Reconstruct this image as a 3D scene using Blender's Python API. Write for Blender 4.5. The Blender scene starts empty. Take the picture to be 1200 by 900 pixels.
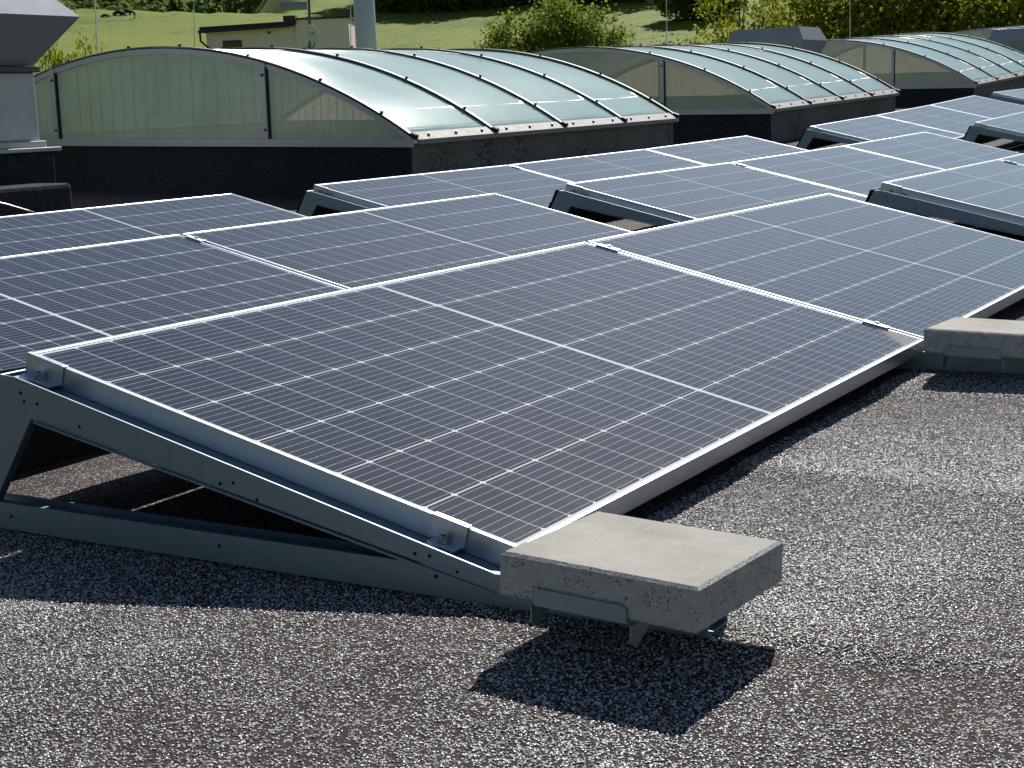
import bpy, bmesh, math, random
from mathutils import Vector, Matrix, noise
random.seed(7)
SC = bpy.context.scene
COL = SC.collection
R = math.radians

# ------------------------------------------------------------------ camera
CAM = Vector((-1.8174, -2.0793, 0.3788))
RIGHT = Vector((0.498906, -0.865825, -0.037941))
UP = Vector((0.171682, 0.055826, 0.983569))
FWD = Vector((0.849481, 0.497222, -0.176499))
cd = bpy.data.cameras.new('camera'); cam = bpy.data.objects.new('camera', cd); COL.objects.link(cam)
M = Matrix((RIGHT, UP, -FWD)).transposed().to_4x4(); M.translation = CAM
cam.matrix_world = M
cd.sensor_width = 36; cd.lens = 1807.3 * 36 / 1200
cd.shift_x = -31.68 / 1200; cd.shift_y = 1.52 / 1200
cd.clip_start = 0.05; cd.clip_end = 4000
SC.camera = cam

# ------------------------------------------------------------------ light
SUN_EL, SUN_AZ = 39.5, 15.1          # azimuth counted from +X towards +Y
w = bpy.data.worlds.new('World'); SC.world = w; w.use_nodes = True
nt = w.node_tree
sky = nt.nodes.new('ShaderNodeTexSky'); sky.sky_type = 'NISHITA'; sky.sun_disc = False
sky.sun_elevation = R(SUN_EL); sky.sun_rotation = R(90 - SUN_AZ)
sky.air_density = 1.0; sky.dust_density = 0.25; sky.ozone_density = 1.5
bg = nt.nodes['Background']; bg.inputs['Strength'].default_value = 0.05
nt.links.new(sky.outputs[0], bg.inputs['Color'])
sd = bpy.data.lights.new('sun', 'SUN'); sd.energy = 4.9; sd.angle = R(0.53); sd.color = (1.0, 0.95, 0.87)
sun = bpy.data.objects.new('sun', sd); COL.objects.link(sun)
S = Vector((math.cos(R(SUN_EL)) * math.cos(R(SUN_AZ)), math.cos(R(SUN_EL)) * math.sin(R(SUN_AZ)), math.sin(R(SUN_EL))))
sun.rotation_euler = S.to_track_quat('Z', 'Y').to_euler()
SC.view_settings.view_transform = 'Standard'
try: SC.view_settings.look = 'None'
except Exception: pass
SC.view_settings.exposure = 0.36; SC.view_settings.gamma = 1.0; SC.view_settings.use_curve_mapping = False
SC.render.engine = 'CYCLES'

# ------------------------------------------------------------------ helpers
def at(u, v, Y=None, X=None, d=None):
    """world point seen at photo pixel u,v on a plane Y=const / X=const / at depth d"""
    k = FWD + RIGHT * ((u - 631.68) / 1807.3) - UP * ((v - 451.52) / 1807.3)
    if Y is not None: return CAM + k * ((Y - CAM.y) / k.y)
    if X is not None: return CAM + k * ((X - CAM.x) / k.x)
    return CAM + k * d

class MB:
    def __init__(s): s.v = []; s.f = []; s.m = []
    def poly(s, pts, m=0):
        b = len(s.v); s.v += [tuple(p) for p in pts]; s.f.append(tuple(range(b, b + len(pts)))); s.m.append(m)
    def add(s, vs, fs, m=0):
        b = len(s.v); s.v += [tuple(p) for p in vs]
        for f in fs: s.f.append(tuple(b + i for i in f)); s.m.append(m)
    def box(s, x0, x1, y0, y1, z0, z1, m=0):
        s.add([(x0,y0,z0),(x1,y0,z0),(x1,y1,z0),(x0,y1,z0),(x0,y0,z1),(x1,y0,z1),(x1,y1,z1),(x0,y1,z1)],
              [(0,3,2,1),(4,5,6,7),(0,1,5,4),(1,2,6,5),(2,3,7,6),(3,0,4,7)], m)
    def extr_x(s, yz, x0, x1, m=0):
        n = len(yz)
        a = sum(yz[i][0]*yz[(i+1)%n][1]-yz[(i+1)%n][0]*yz[i][1] for i in range(n))
        if a < 0: yz = yz[::-1]
        s.add([(x0,)+tuple(p) for p in yz] + [(x1,)+tuple(p) for p in yz],
              [tuple(range(n))[::-1], tuple(range(n, 2*n))] + [(i, (i+1)%n, n+(i+1)%n, n+i) for i in range(n)], m)
    def tube(s, pts, r, n=8, m=0, r2=None):
        pts = [Vector(p) for p in pts]; rings = []
        for i, p in enumerate(pts):
            t = (pts[min(i+1, len(pts)-1)] - pts[max(i-1, 0)]).normalized()
            a = t.cross(Vector((0,0,1)));
            if a.length < 1e-3: a = t.cross(Vector((1,0,0)))
            a.normalize(); b = t.cross(a)
            rr = r if r2 is None else r + (r2-r)*i/(len(pts)-1)
            rings.append([p + (a*math.cos(k*2*math.pi/n) + b*math.sin(k*2*math.pi/n))*rr for k in range(n)])
        vs = [q for rg in rings for q in rg]; fs = []
        for i in range(len(pts)-1):
            for k in range(n):
                fs.append((i*n+k, i*n+(k+1)%n, (i+1)*n+(k+1)%n, (i+1)*n+k))
        fs.append(tuple(range(n))[::-1]); fs.append(tuple((len(pts)-1)*n+k for k in range(n)))
        s.add(vs, fs, m)
    def build(s, name, mats, parent=None, smooth=False, bevel=0, solid=0):
        me = bpy.data.meshes.new(name); me.from_pydata(s.v, [], s.f)
        if not isinstance(mats, (list, tuple)): mats = [mats]
        for m in mats: me.materials.append(m)
        for p, m in zip(me.polygons, s.m): p.material_index = m; p.use_smooth = smooth
        me.update()
        bm = bmesh.new(); bm.from_mesh(me); bmesh.ops.recalc_face_normals(bm, faces=bm.faces) if not smooth else None
        bm.to_mesh(me); bm.free()
        o = bpy.data.objects.new(name, me); COL.objects.link(o)
        if parent: o.parent = parent
        if solid:
            md = o.modifiers.new('solid', 'SOLIDIFY'); md.thickness = solid; md.offset = 0
        if bevel:
            md = o.modifiers.new('bevel', 'BEVEL'); md.width = bevel; md.segments = 2; md.limit_method = 'ANGLE'
        return o

def tag(o, label=None, cat=None, group=None, kind=None):
    if label: o['label'] = label
    if cat: o['category'] = cat
    if group: o['group'] = group
    if kind: o['kind'] = kind
    return o
def empty(name, loc, label, cat, group=None, mat=None):
    o = bpy.data.objects.new(name, None); COL.objects.link(o)
    if mat is not None: o.matrix_world = mat
    else: o.location = loc
    o.empty_display_size = 0.1
    return tag(o, label, cat, group)
def copy_tree(o, parent=None):
    c = o.copy(); COL.objects.link(c)
    if parent: c.parent = parent
    for ch in [k for k in bpy.data.objects if k.parent == o]: copy_tree(ch, c)
    return c

# ------------------------------------------------------------------ materials
class NT:
    def __init__(s, name):
        s.mat = bpy.data.materials.new(name); s.mat.use_nodes = True
        s.t = s.mat.node_tree; s.n = s.t.nodes; s.b = s.n['Principled BSDF']; s.out = s.n['Material Output']
    def new(s, typ, **kw):
        x = s.n.new(typ)
        for k, v in kw.items(): setattr(x, k, v)
        return x
    def link(s, a, b): s.t.links.new(a, b)
    def set(s, x, i, v):
        if isinstance(v, (int, float, tuple, list)): x.inputs[i].default_value = v
        else: s.link(v, x.inputs[i])
    def math(s, op, a, b=None, c=None, clamp=False):
        x = s.new('ShaderNodeMath', operation=op); x.use_clamp = clamp
        s.set(x, 0, a)
        if b is not None: s.set(x, 1, b)
        if c is not None: s.set(x, 2, c)
        return x.outputs[0]
    def obj(s): return s.new('ShaderNodeTexCoord').outputs['Object']
    def pos(s): return s.new('ShaderNodeNewGeometry').outputs['Position']
    def noise(s, vec, scale, detail=3, rough=0.5):
        x = s.new('ShaderNodeTexNoise'); s.set(x, 'Scale', scale); s.set(x, 'Detail', detail); s.set(x, 'Roughness', rough)
        if vec is not None: s.link(vec, x.inputs['Vector'])
        return x.outputs['Fac']
    def mapping(s, vec, scale=(1,1,1), rot=(0,0,0)):
        x = s.new('ShaderNodeMapping'); s.link(vec, x.inputs[0]); x.inputs['Scale'].default_value = scale; x.inputs['Rotation'].default_value = rot
        return x.outputs[0]
    def ramp(s, fac, stops):
        x = s.new('ShaderNodeValToRGB'); cr = x.color_ramp
        while len(cr.elements) < len(stops): cr.elements.new(0.5)
        for e, (p, c) in zip(cr.elements, stops): e.position = p; e.color = c if len(c) == 4 else c + (1,)
        s.link(fac, x.inputs[0]); return x.outputs[0]
    def mix(s, f, a, b):
        x = s.new('ShaderNodeMix', data_type='RGBA')
        s.set(x, 0, f)
        for i, v in ((6, a), (7, b)):
            if isinstance(v, tuple): x.inputs[i].default_value = v if len(v) == 4 else v + (1,)
            else: s.link(v, x.inputs[i])
        return x.outputs[2]
    def bump(s, h, strength=0.3, dist=0.01):
        x = s.new('ShaderNodeBump'); s.set(x, 'Strength', strength); s.set(x, 'Distance', dist); s.link(h, x.inputs['Height'])
        s.link(x.outputs[0], s.b.inputs['Normal']); return x.outputs[0]
    def P(s, **kw):
        names = dict(col='Base Color', rough='Roughness', metal='Metallic', ior='IOR', coat='Coat Weight', crough='Coat Roughness', spec='Specular IOR Level', sheen='Sheen Weight', trans='Transmission Weight')
        for k, v in kw.items():
            if isinstance(v, tuple) and len(v) == 3: v = v + (1,)
            s.set(s.b, names[k], v)
        return s.mat

def mat_metal(name, col, rough=0.4, metal=0.9, var=0.12, bump=0.0, scale=12, brush=None):
    t = NT(name); o = t.obj()
    if brush: o = t.mapping(o, brush)
    n = t.noise(o, scale, 5, 0.6)
    a = tuple(c*(1-var) for c in col); b = tuple(min(1, c*(1+var)) for c in col)
    t.P(col=t.mix(n, a, b), rough=t.math('MULTIPLY_ADD', n, 0.18, rough-0.09), metal=metal)
    if bump: t.bump(n, bump, 0.002)
    return t.mat

M_frame = mat_metal('anodised_aluminium', (0.55, 0.60, 0.67), 0.36, 0.85, 0.05, brush=(1,1,1), scale=30)
M_galv = mat_metal('magnelis_steel', (0.245, 0.315, 0.39), 0.5, 0.75, 0.16, bump=0.05, scale=45)
M_galv2 = mat_metal('dark_zinc_plate', (0.13, 0.14, 0.16), 0.5, 0.6, 0.15, scale=20)
M_bolt = mat_metal('steel_bolt', (0.55, 0.5, 0.45), 0.3, 1.0, 0.1)
M_alu = mat_metal('mill_aluminium', (0.56, 0.57, 0.59), 0.5, 0.45, 0.12, scale=18)
M_rib = mat_metal('rib_cover', (0.30, 0.305, 0.31), 0.6, 0.3, 0.12, scale=18)
M_alu_lt = mat_metal('weathered_flashing', (0.26, 0.265, 0.26), 0.7, 0.0, 0.15, scale=15)
M_hood = mat_metal('hood_aluminium', (0.30, 0.345, 0.41), 0.75, 0.12, 0.06, scale=4)
M_steel = mat_metal('stainless_flue', (0.52, 0.53, 0.53), 0.45, 0.7, 0.05, scale=5)
M_gasket = NT('black_gasket').P(col=(0.012, 0.012, 0.014), rough=0.5)
M_hole = NT('drilled_hole').P(col=(0.004, 0.005, 0.006), rough=0.9)
M_cable = NT('cable_black').P(col=(0.01, 0.01, 0.01), rough=0.5)
M_wire = mat_metal('conductor_wire', (0.6, 0.6, 0.58), 0.4, 0.8)

PL, PW = 2.018, 1.002           # panel length / width
PITCHX = (PL/2 - 0.015 - 0.006) / 12
PITCHY = (PW - 0.030) / 6
def mat_cells():
    t = NT('solar_cells')
    o = t.obj(); sep = t.new('ShaderNodeSeparateXYZ'); t.link(o, sep.inputs[0])
    x, y = sep.outputs[0], sep.outputs[1]           # x 0..PL, y 0 (high) .. -PW (low)
    yy = t.math('MULTIPLY', y, -1.0)
    ux = t.math('SUBTRACT', t.math('ABSOLUTE', t.math('SUBTRACT', x, PL/2)), 0.006)
    vy = t.math('SUBTRACT', yy, 0.015)
    cx = t.math('DIVIDE', ux, PITCHX); cy = t.math('DIVIDE', vy, PITCHY)
    fx = t.math('FRACT', cx); fy = t.math('FRACT', cy)
    dx = t.math('MULTIPLY', t.math('MINIMUM', fx, t.math('SUBTRACT', 1.0, fx)), PITCHX)
    dy = t.math('MULTIPLY', t.math('MINIMUM', fy, t.math('SUBTRACT', 1.0, fy)), PITCHY)
    lx = t.math('LESS_THAN', dx, 0.0008)
    ly = t.math('LESS_THAN', dy, 0.0015)
    ch = t.math('LESS_THAN', t.math('ADD', dx, dy), 0.0074)
    # outside the cell field
    o1 = t.math('LESS_THAN', ux, 0.0); o2 = t.math('GREATER_THAN', cx, 12.0)
    o3 = t.math('LESS_THAN', vy, 0.0); o4 = t.math('GREATER_THAN', cy, 6.0)
    g = lx
    for k in (ly, ch, o1, o2, o3, o4): g = t.math('MAXIMUM', g, k)
    # bus wires, ten per cell, along the long side
    w10 = t.math('FRACT', t.math('MULTIPLY', fy, 9.0))
    dw = t.math('ABSOLUTE', t.math('SUBTRACT', w10, 0.5))
    wn = t.noise(t.mapping(o, (160, 900, 1)), 1.0, 1)  # dotted noise puts the wires' sun sparkle into their colour
    wire = t.math('MULTIPLY', t.math('LESS_THAN', dw, 0.027), t.math('MULTIPLY_ADD', wn, 1.6, -0.1, clamp=True))
    # fine fingers across: slight tone
    n1 = t.noise(o, 3.0, 4, 0.6); n2 = t.noise(o, 260.0, 2, 0.6)
    # per cell tone
    idx = t.math('ADD', t.math('FLOOR', cx), t.math('MULTIPLY', t.math('FLOOR', cy), 13.7))
    oi = t.new('ShaderNodeObjectInfo').outputs['Random']
    wnz = t.new('ShaderNodeTexWhiteNoise', noise_dimensions='2D')
    cmb = t.new('ShaderNodeCombineXYZ'); t.link(idx, cmb.inputs[0]); t.link(oi, cmb.inputs[1]); t.link(cmb.outputs[0], wnz.inputs['Vector'])
    cellc = t.mix(wnz.outputs['Value'], (0.0075, 0.0115, 0.021), (0.012, 0.0175, 0.030))
    col = t.mix(g, cellc, (0.68, 0.71, 0.74))
    col = t.mix(t.math('MULTIPLY', wire, 0.9), col, (0.72, 0.72, 0.72))
    # dust film, droplets dried as specks, dirt where water stands along the low edge
    dust = t.math('MULTIPLY_ADD', n1, 0.022, 0.0)
    sp = t.new('ShaderNodeTexVoronoi'); sp.inputs['Scale'].default_value = 95.0; t.link(o, sp.inputs['Vector'])
    spk = t.math('MULTIPLY', t.math('LESS_THAN', sp.outputs['Distance'], 0.13), t.math('GREATER_THAN', t.noise(o, 60.0, 2), 0.56))
    low = t.math('SUBTRACT', yy, PW - 0.10)
    lowm = t.math('MULTIPLY', t.math('MULTIPLY', low, 7.0, clamp=True), t.math('MULTIPLY_ADD', t.noise(o, 18.0, 4, 0.65), 2.0, -0.7, clamp=True))
    tri = t.math('SUBTRACT', t.math('ADD', x, t.math('MULTIPLY', yy, 1.0)), PL + PW - 0.145)
    tri = t.math('MULTIPLY', t.math('ADD', tri, t.math('MULTIPLY', n2, 0.02)), 30.0, clamp=True)
    f = t.math('ADD', dust, t.math('MULTIPLY', spk, 0.25))
    f = t.math('ADD', f, t.math('MULTIPLY', lowm, 0.34)); f = t.math('ADD', f, t.math('MULTIPLY', tri, 0.7), clamp=True)
    col = t.mix(f, col, (0.36, 0.31, 0.24))
    t.P(col=col, rough=0.55, metal=0.0, spec=0.006, coat=1.0)
    t.P(crough=t.math('MULTIPLY_ADD', n1, 0.04, 0.04))
    t.b.inputs['Coat IOR'].default_value = 1.56
    t.bump(n2, 0.02, 0.001)
    return t.mat
M_cells = mat_cells()

def mat_felt(name, base1, base2, chip, density, scale=300.0, patches=True):
    t = NT(name); p = t.pos()
    v = t.new('ShaderNodeTexVoronoi'); v.inputs['Scale'].default_value = scale; t.link(p, v.inputs['Vector'])
    sepc = t.new('ShaderNodeSeparateColor'); t.link(v.outputs['Color'], sepc.inputs[0])
    big = t.noise(t.mapping(p, (0.5, 1.6, 1), (0, 0, 0.15)), 1.3, 5, 0.6)
    med = t.noise(p, 14.0, 4, 0.6)
    thr = t.math('ADD', t.math('MULTIPLY', big, 0.55), t.math('MULTIPLY', med, 0.35))
    thr = t.math('ADD', thr, density - 0.45)
    m = t.math('LESS_THAN', sepc.outputs[0], thr)
    m = t.math('MULTIPLY', m, t.math('LESS_THAN', v.outputs['Distance'], 0.75))
    base = t.mix(med, base1, base2)
    cc = t.mix(sepc.outputs[1], tuple(c*0.5 for c in chip), chip)
    col = t.mix(m, base, cc)
    n = t.noise(p, 180.0, 3, 0.7)
    t.P(col=col, rough=0.9, spec=0.12)
    h = t.math('ADD', n, t.math('MULTIPLY', m, 0.8))
    t.bump(h, 0.7, 0.003)
    return t.mat
M_roof = mat_felt('mineral_felt', (0.030, 0.0225, 0.021), (0.055, 0.042, 0.039), (0.42, 0.41, 0.41), 0.20, 330)
M_bit = mat_felt('bitumen_upstand', (0.022, 0.027, 0.034), (0.040, 0.046, 0.054), (0.10, 0.11, 0.12), 0.3, 160)
def mat_cracked():
    t = NT('cracked_bitumen'); p = t.pos()
    wv = t.new('ShaderNodeVectorMath', operation='ADD'); nz = t.new('ShaderNodeTexNoise'); nz.inputs['Scale'].default_value = 6.0
    t.link(p, nz.inputs['Vector']); sc = t.new('ShaderNodeVectorMath', operation='SCALE'); t.link(nz.outputs['Color'], sc.inputs[0]); sc.inputs['Scale'].default_value = 0.16
    t.link(p, wv.inputs[0]); t.link(sc.outputs[0], wv.inputs[1])
    v = t.new('ShaderNodeTexVoronoi', feature='DISTANCE_TO_EDGE'); v.inputs['Scale'].default_value = 17.0; t.link(t.mapping(wv.outputs[0], (0.7, 1, 1.5)), v.inputs['Vector'])
    zone = t.noise(p, 1.6, 3, 0.6)
    thr = t.math('MULTIPLY', t.math('SUBTRACT', zone, 0.42), 0.40)
    crack = t.math('LESS_THAN', v.outputs['Distance'], thr)
    n = t.noise(p, 40.0, 4, 0.7)
    c = t.mix(n, (0.10, 0.105, 0.105), (0.19, 0.195, 0.19))
    t.P(col=t.mix(t.math('MULTIPLY', crack, 0.8), c, (0.02, 0.02, 0.022)), rough=0.8)
    t.bump(t.math('SUBTRACT', n, crack), 0.6, 0.006)
    return t.mat
M_crack = mat_cracked()

def mat_concrete():
    t = NT('paver_concrete'); p = t.pos(); geo = t.new('ShaderNodeNewGeometry')
    sep = t.new('ShaderNodeSeparateXYZ'); t.link(geo.outputs['Normal'], sep.inputs[0])
    top = t.math('GREATER_THAN', sep.outputs[2], 0.85)
    n = t.noise(p, 420.0, 3, 0.7); n2 = t.noise(p, 9.0, 4, 0.6); n3 = t.noise(p, 130.0, 4, 0.7)
    ctop = t.mix(n, (0.31, 0.305, 0.285), (0.54, 0.53, 0.495))
    ctop = t.mix(t.math('MULTIPLY_ADD', n2, 1.6, -0.55, clamp=True), ctop, (0.27, 0.255, 0.215))
    sc = t.noise(t.mapping(p, (9, 240, 1), (0, 0, 0.9)), 1.0, 2); ctop = t.mix(t.math('MULTIPLY', t.math('GREATER_THAN', sc, 0.70), 0.45), ctop, (0.62, 0.60, 0.55))
    cs = t.mix(n3, (0.25, 0.26, 0.265), (0.62, 0.625, 0.62))
    v = t.new('ShaderNodeTexVoronoi'); v.inputs['Scale'].default_value = 260.0; t.link(p, v.inputs['Vector'])
    pit = t.math('MULTIPLY', t.math('LESS_THAN', v.outputs['Distance'], 0.3), t.math('GREATER_THAN', t.noise(p, 40.0, 2), 0.52))
    cs = t.mix(pit, cs, (0.07, 0.07, 0.07))
    t.P(col=t.mix(top, cs, ctop), rough=0.9, spec=0.2)
    h = t.math('ADD', t.math('MULTIPLY', n, 0.35), t.math('MULTIPLY', t.math('SUBTRACT', n3, pit), t.math('MULTIPLY_ADD', top, -0.9, 1.0)))
    t.bump(h, 0.9, 0.004)
    return t.mat
M_conc = mat_concrete()

def mat_poly(name, col, rough, transl=0.4, flute=None, spec=0.5):
    t = NT(name); o = t.obj()
    n = t.noise(o, 2.2, 4, 0.6)
    c = t.mix(n, tuple(k*0.82 for k in col), tuple(k*1.12 for k in col))
    if flute:
        st = t.noise(t.mapping(o, flute), 1.0, 2, 0.6)
        c = t.mix(t.math('MULTIPLY', st, 0.2), c, tuple(k*0.55 for k in col))
    t.P(col=c, rough=rough, spec=spec, ior=1.58)
    tr = t.new('ShaderNodeBsdfTranslucent'); t.link(c, tr.inputs['Color'])
    mx = t.new('ShaderNodeMixShader'); mx.inputs[0].default_value = transl
    t.link(t.b.outputs[0], mx.inputs[1]); t.link(tr.outputs[0], mx.inputs[2])
    gl = t.new('ShaderNodeBsdfGlossy'); gl.inputs['Roughness'].default_value = rough
    fr = t.new('ShaderNodeFresnel'); fr.inputs['IOR'].default_value = 1.4
    k = transl
    if name.startswith('vault'):      # flutes run up the arc: highlights spread along the vault
        tg = t.new('ShaderNodeTangent', direction_type='RADIAL', axis='X'); t.link(tg.outputs[0], gl.inputs['Tangent'])
        gl.inputs['Anisotropy'].default_value = 0.8; gl.inputs['Rotation'].default_value = 0.25; k = 0.32; t.b.inputs['Specular IOR Level'].default_value = 0.05; t.b.inputs['Roughness'].default_value = 0.17
    m2 = t.new('ShaderNodeMixShader'); t.link(t.math('MULTIPLY', fr.outputs[0], k), m2.inputs[0]); t.link(mx.outputs[0], m2.inputs[1]); t.link(gl.outputs[0], m2.inputs[2])
    if name.startswith('gable'):
        tp = t.new('ShaderNodeBsdfTransparent'); tp.inputs['Color'].default_value = (0.92, 0.90, 0.86, 1)
        m3 = t.new('ShaderNodeMixShader'); m3.inputs[0].default_value = 0.36
        t.link(m2.outputs[0], m3.inputs[1]); t.link(tp.outputs[0], m3.inputs[2]); t.link(m3.outputs[0], t.out.inputs['Surface'])
    else: t.link(m2.outputs[0], t.out.inputs['Surface'])
    if not name.startswith('vault'): t.bump(t.noise(o, 1.4, 2), 0.08, 0.05)
    return t.mat
M_vault = mat_poly('vault_polycarbonate', (0.70, 0.90, 0.90), 0.32, 0.38, flute=(60, 0.5, 1))
M_gable = mat_poly('gable_polycarbonate', (0.95, 0.93, 0.82), 0.16, 0.8, flute=(1, 45, 0.4))

def mat_leaf(name, c1, c2, tr=0.5):
    t = NT(name); geo = t.new('ShaderNodeNewGeometry')
    n = t.noise(geo.outputs['Position'], 0.35, 3, 0.6)
    c = t.mix(t.math('MULTIPLY_ADD', geo.outputs['Random Per Island'], 0.6, t.math('MULTIPLY', n, 0.4)), c1, c2)
    t.P(col=c, rough=0.85, spec=0.08)
    x = t.new('ShaderNodeBsdfTranslucent'); t.link(c, x.inputs['Color'])
    mx = t.new('ShaderNodeMixShader'); mx.inputs[0].default_value = tr
    t.link(t.b.outputs[0], mx.inputs[1]); t.link(x.outputs[0], mx.inputs[2]); t.link(mx.outputs[0], t.out.inputs['Surface'])
    return t.mat
L_dark = mat_leaf('leaves_dark', (0.07, 0.12, 0.035), (0.18, 0.26, 0.07), 0.5)
L_mid = mat_leaf('leaves_mid', (0.11, 0.16, 0.025), (0.27, 0.34, 0.055), 0.55)
L_yel = mat_leaf('leaves_young_yellow', (0.13, 0.16, 0.015), (0.34, 0.36, 0.035), 0.5)
L_brn = mat_leaf('leaves_sparse_bronze', (0.07, 0.085, 0.03), (0.14, 0.15, 0.055), 0.4)
def mat_bark():
    t = NT('bark'); n = t.noise(t.mapping(t.obj(), (6, 6, 1)), 3.0, 5)
    t.P(col=t.mix(n, (0.05, 0.04, 0.03), (0.14, 0.115, 0.09)), rough=0.9); return t.mat
M_bark = mat_bark()
def mat_meadow():
    t = NT('meadow_grass'); p = t.pos()
    a = t.noise(t.mapping(p, (1, 1, 3), (0, 0, 0.7)), 0.03, 5, 0.6)
    b = t.noise(t.mapping(p, (0.5, 2.2, 1), (0, 0, -0.7)), 0.22, 5, 0.7)
    c = t.noise(p, 1.3, 4, 0.75)
    f = t.math('ADD', t.math('MULTIPLY', a, 0.45), t.math('ADD', t.math('MULTIPLY', b, 0.3), t.math('MULTIPLY', c, 0.45)))
    col = t.ramp(f, [(0.42, (0.042, 0.075, 0.008)), (0.52, (0.088, 0.142, 0.013)), (0.62, (0.165, 0.215, 0.024))])
    tuft = t.math('GREATER_THAN', t.noise(t.mapping(p, (1, 1, 1)), 0.55, 3, 0.5), 0.68)
    col = t.mix(t.math('MULTIPLY', tuft, 0.6), col, (0.035, 0.05, 0.015))
    t.P(col=col, rough=0.9, spec=0.15); t.bump(c, 0.6, 0.4); return t.mat
M_meadow = mat_meadow()
def mat_render(name, c):
    t = NT(name); n = t.noise(t.obj(), 1.2, 5, 0.6); n2 = t.noise(t.mapping(t.obj(), (3, 3, .4)), 1.5, 4)
    t.P(col=t.mix(t.math('MULTIPLY', t.math('ADD', n, n2), .5), tuple(k*.85 for k in c), c), rough=0.9); return t.mat
M_wall = mat_render('cream_render', (0.92, 0.77, 0.76))
M_bounce = mat_render('white_bounce', (0.8, 0.8, 0.76))
M_darkroof = mat_render('dark_roof_edge', (0.04, 0.045, 0.055))
M_glassdark = NT('window_glass').P(col=(0.02, 0.03, 0.04), rough=0.1, spec=0.6)
M_dish = mat_render('dish_white', (0.75, 0.76, 0.78))
M_facade = mat_render('hall_facade', (0.5, 0.5, 0.48))

# ------------------------------------------------------------------ roof height
TH = 0.2408; PITCH = 1.5923
def hh(x, y):
    c, x0 = 0.001765, 5.8206
    if x < 19: h = c * max(0, x - x0)**2
    else: h = c*(19-x0)**2 + 0.018*(x-19)
    return h + 0.0034*y + 0.0018*x + 0.026*max(0, y - 3.7)
G0 = -0.306
def lerp(a, b, n): return [a + (b-a)*i/n for i in range(n+1)]
def lap(x, y): return ((x + 0.02 + 0.035*y*0 + 0.03*noise.noise(Vector((x*0.4, y*1.6, 5)))) % 0.83) / 0.83
def roof_mesh():
    xs = lerp(-9, -2.2, 14)[:-1] + lerp(-2.2, 4.2, 210)[:-1] + lerp(4.2, 12, 60)[:-1] + lerp(12, 48, 48)
    ys = lerp(-14, -2.6, 20)[:-1] + lerp(-2.6, 1.2, 130)[:-1] + lerp(1.2, 4.4, 30)[:-1] + lerp(4.4, 13.5, 26)
    v = []
    for y in ys:
        for x in xs:
            z = G0 + hh(x, y)
            near = 1.0 if x < 6 else 0.5
            z += near*0.009*(noise.noise(Vector((x*1.5, y*2.6, 0.3)))) + near*0.003*noise.noise(Vector((x*6, y*6, 2.0))) - 0.004
            # overlapping felt strips: a 4 mm step every metre
            s = lap(x, y)
            z += 0.006 * (1 - s) * (1 if s > 0.06 else s/0.06)
            v.append((x, y, z))
    nx = len(xs); f = []
    for j in range(len(ys)-1):
        for i in range(nx-1): f.append((j*nx+i, j*nx+i+1, (j+1)*nx+i+1, (j+1)*nx+i))
    b = MB(); b.v = v; b.f = f; b.m = [0]*len(f)
    o = b.build('roof_surface', M_roof, smooth=True); tag(o, kind='structure')
roof_mesh()
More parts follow.
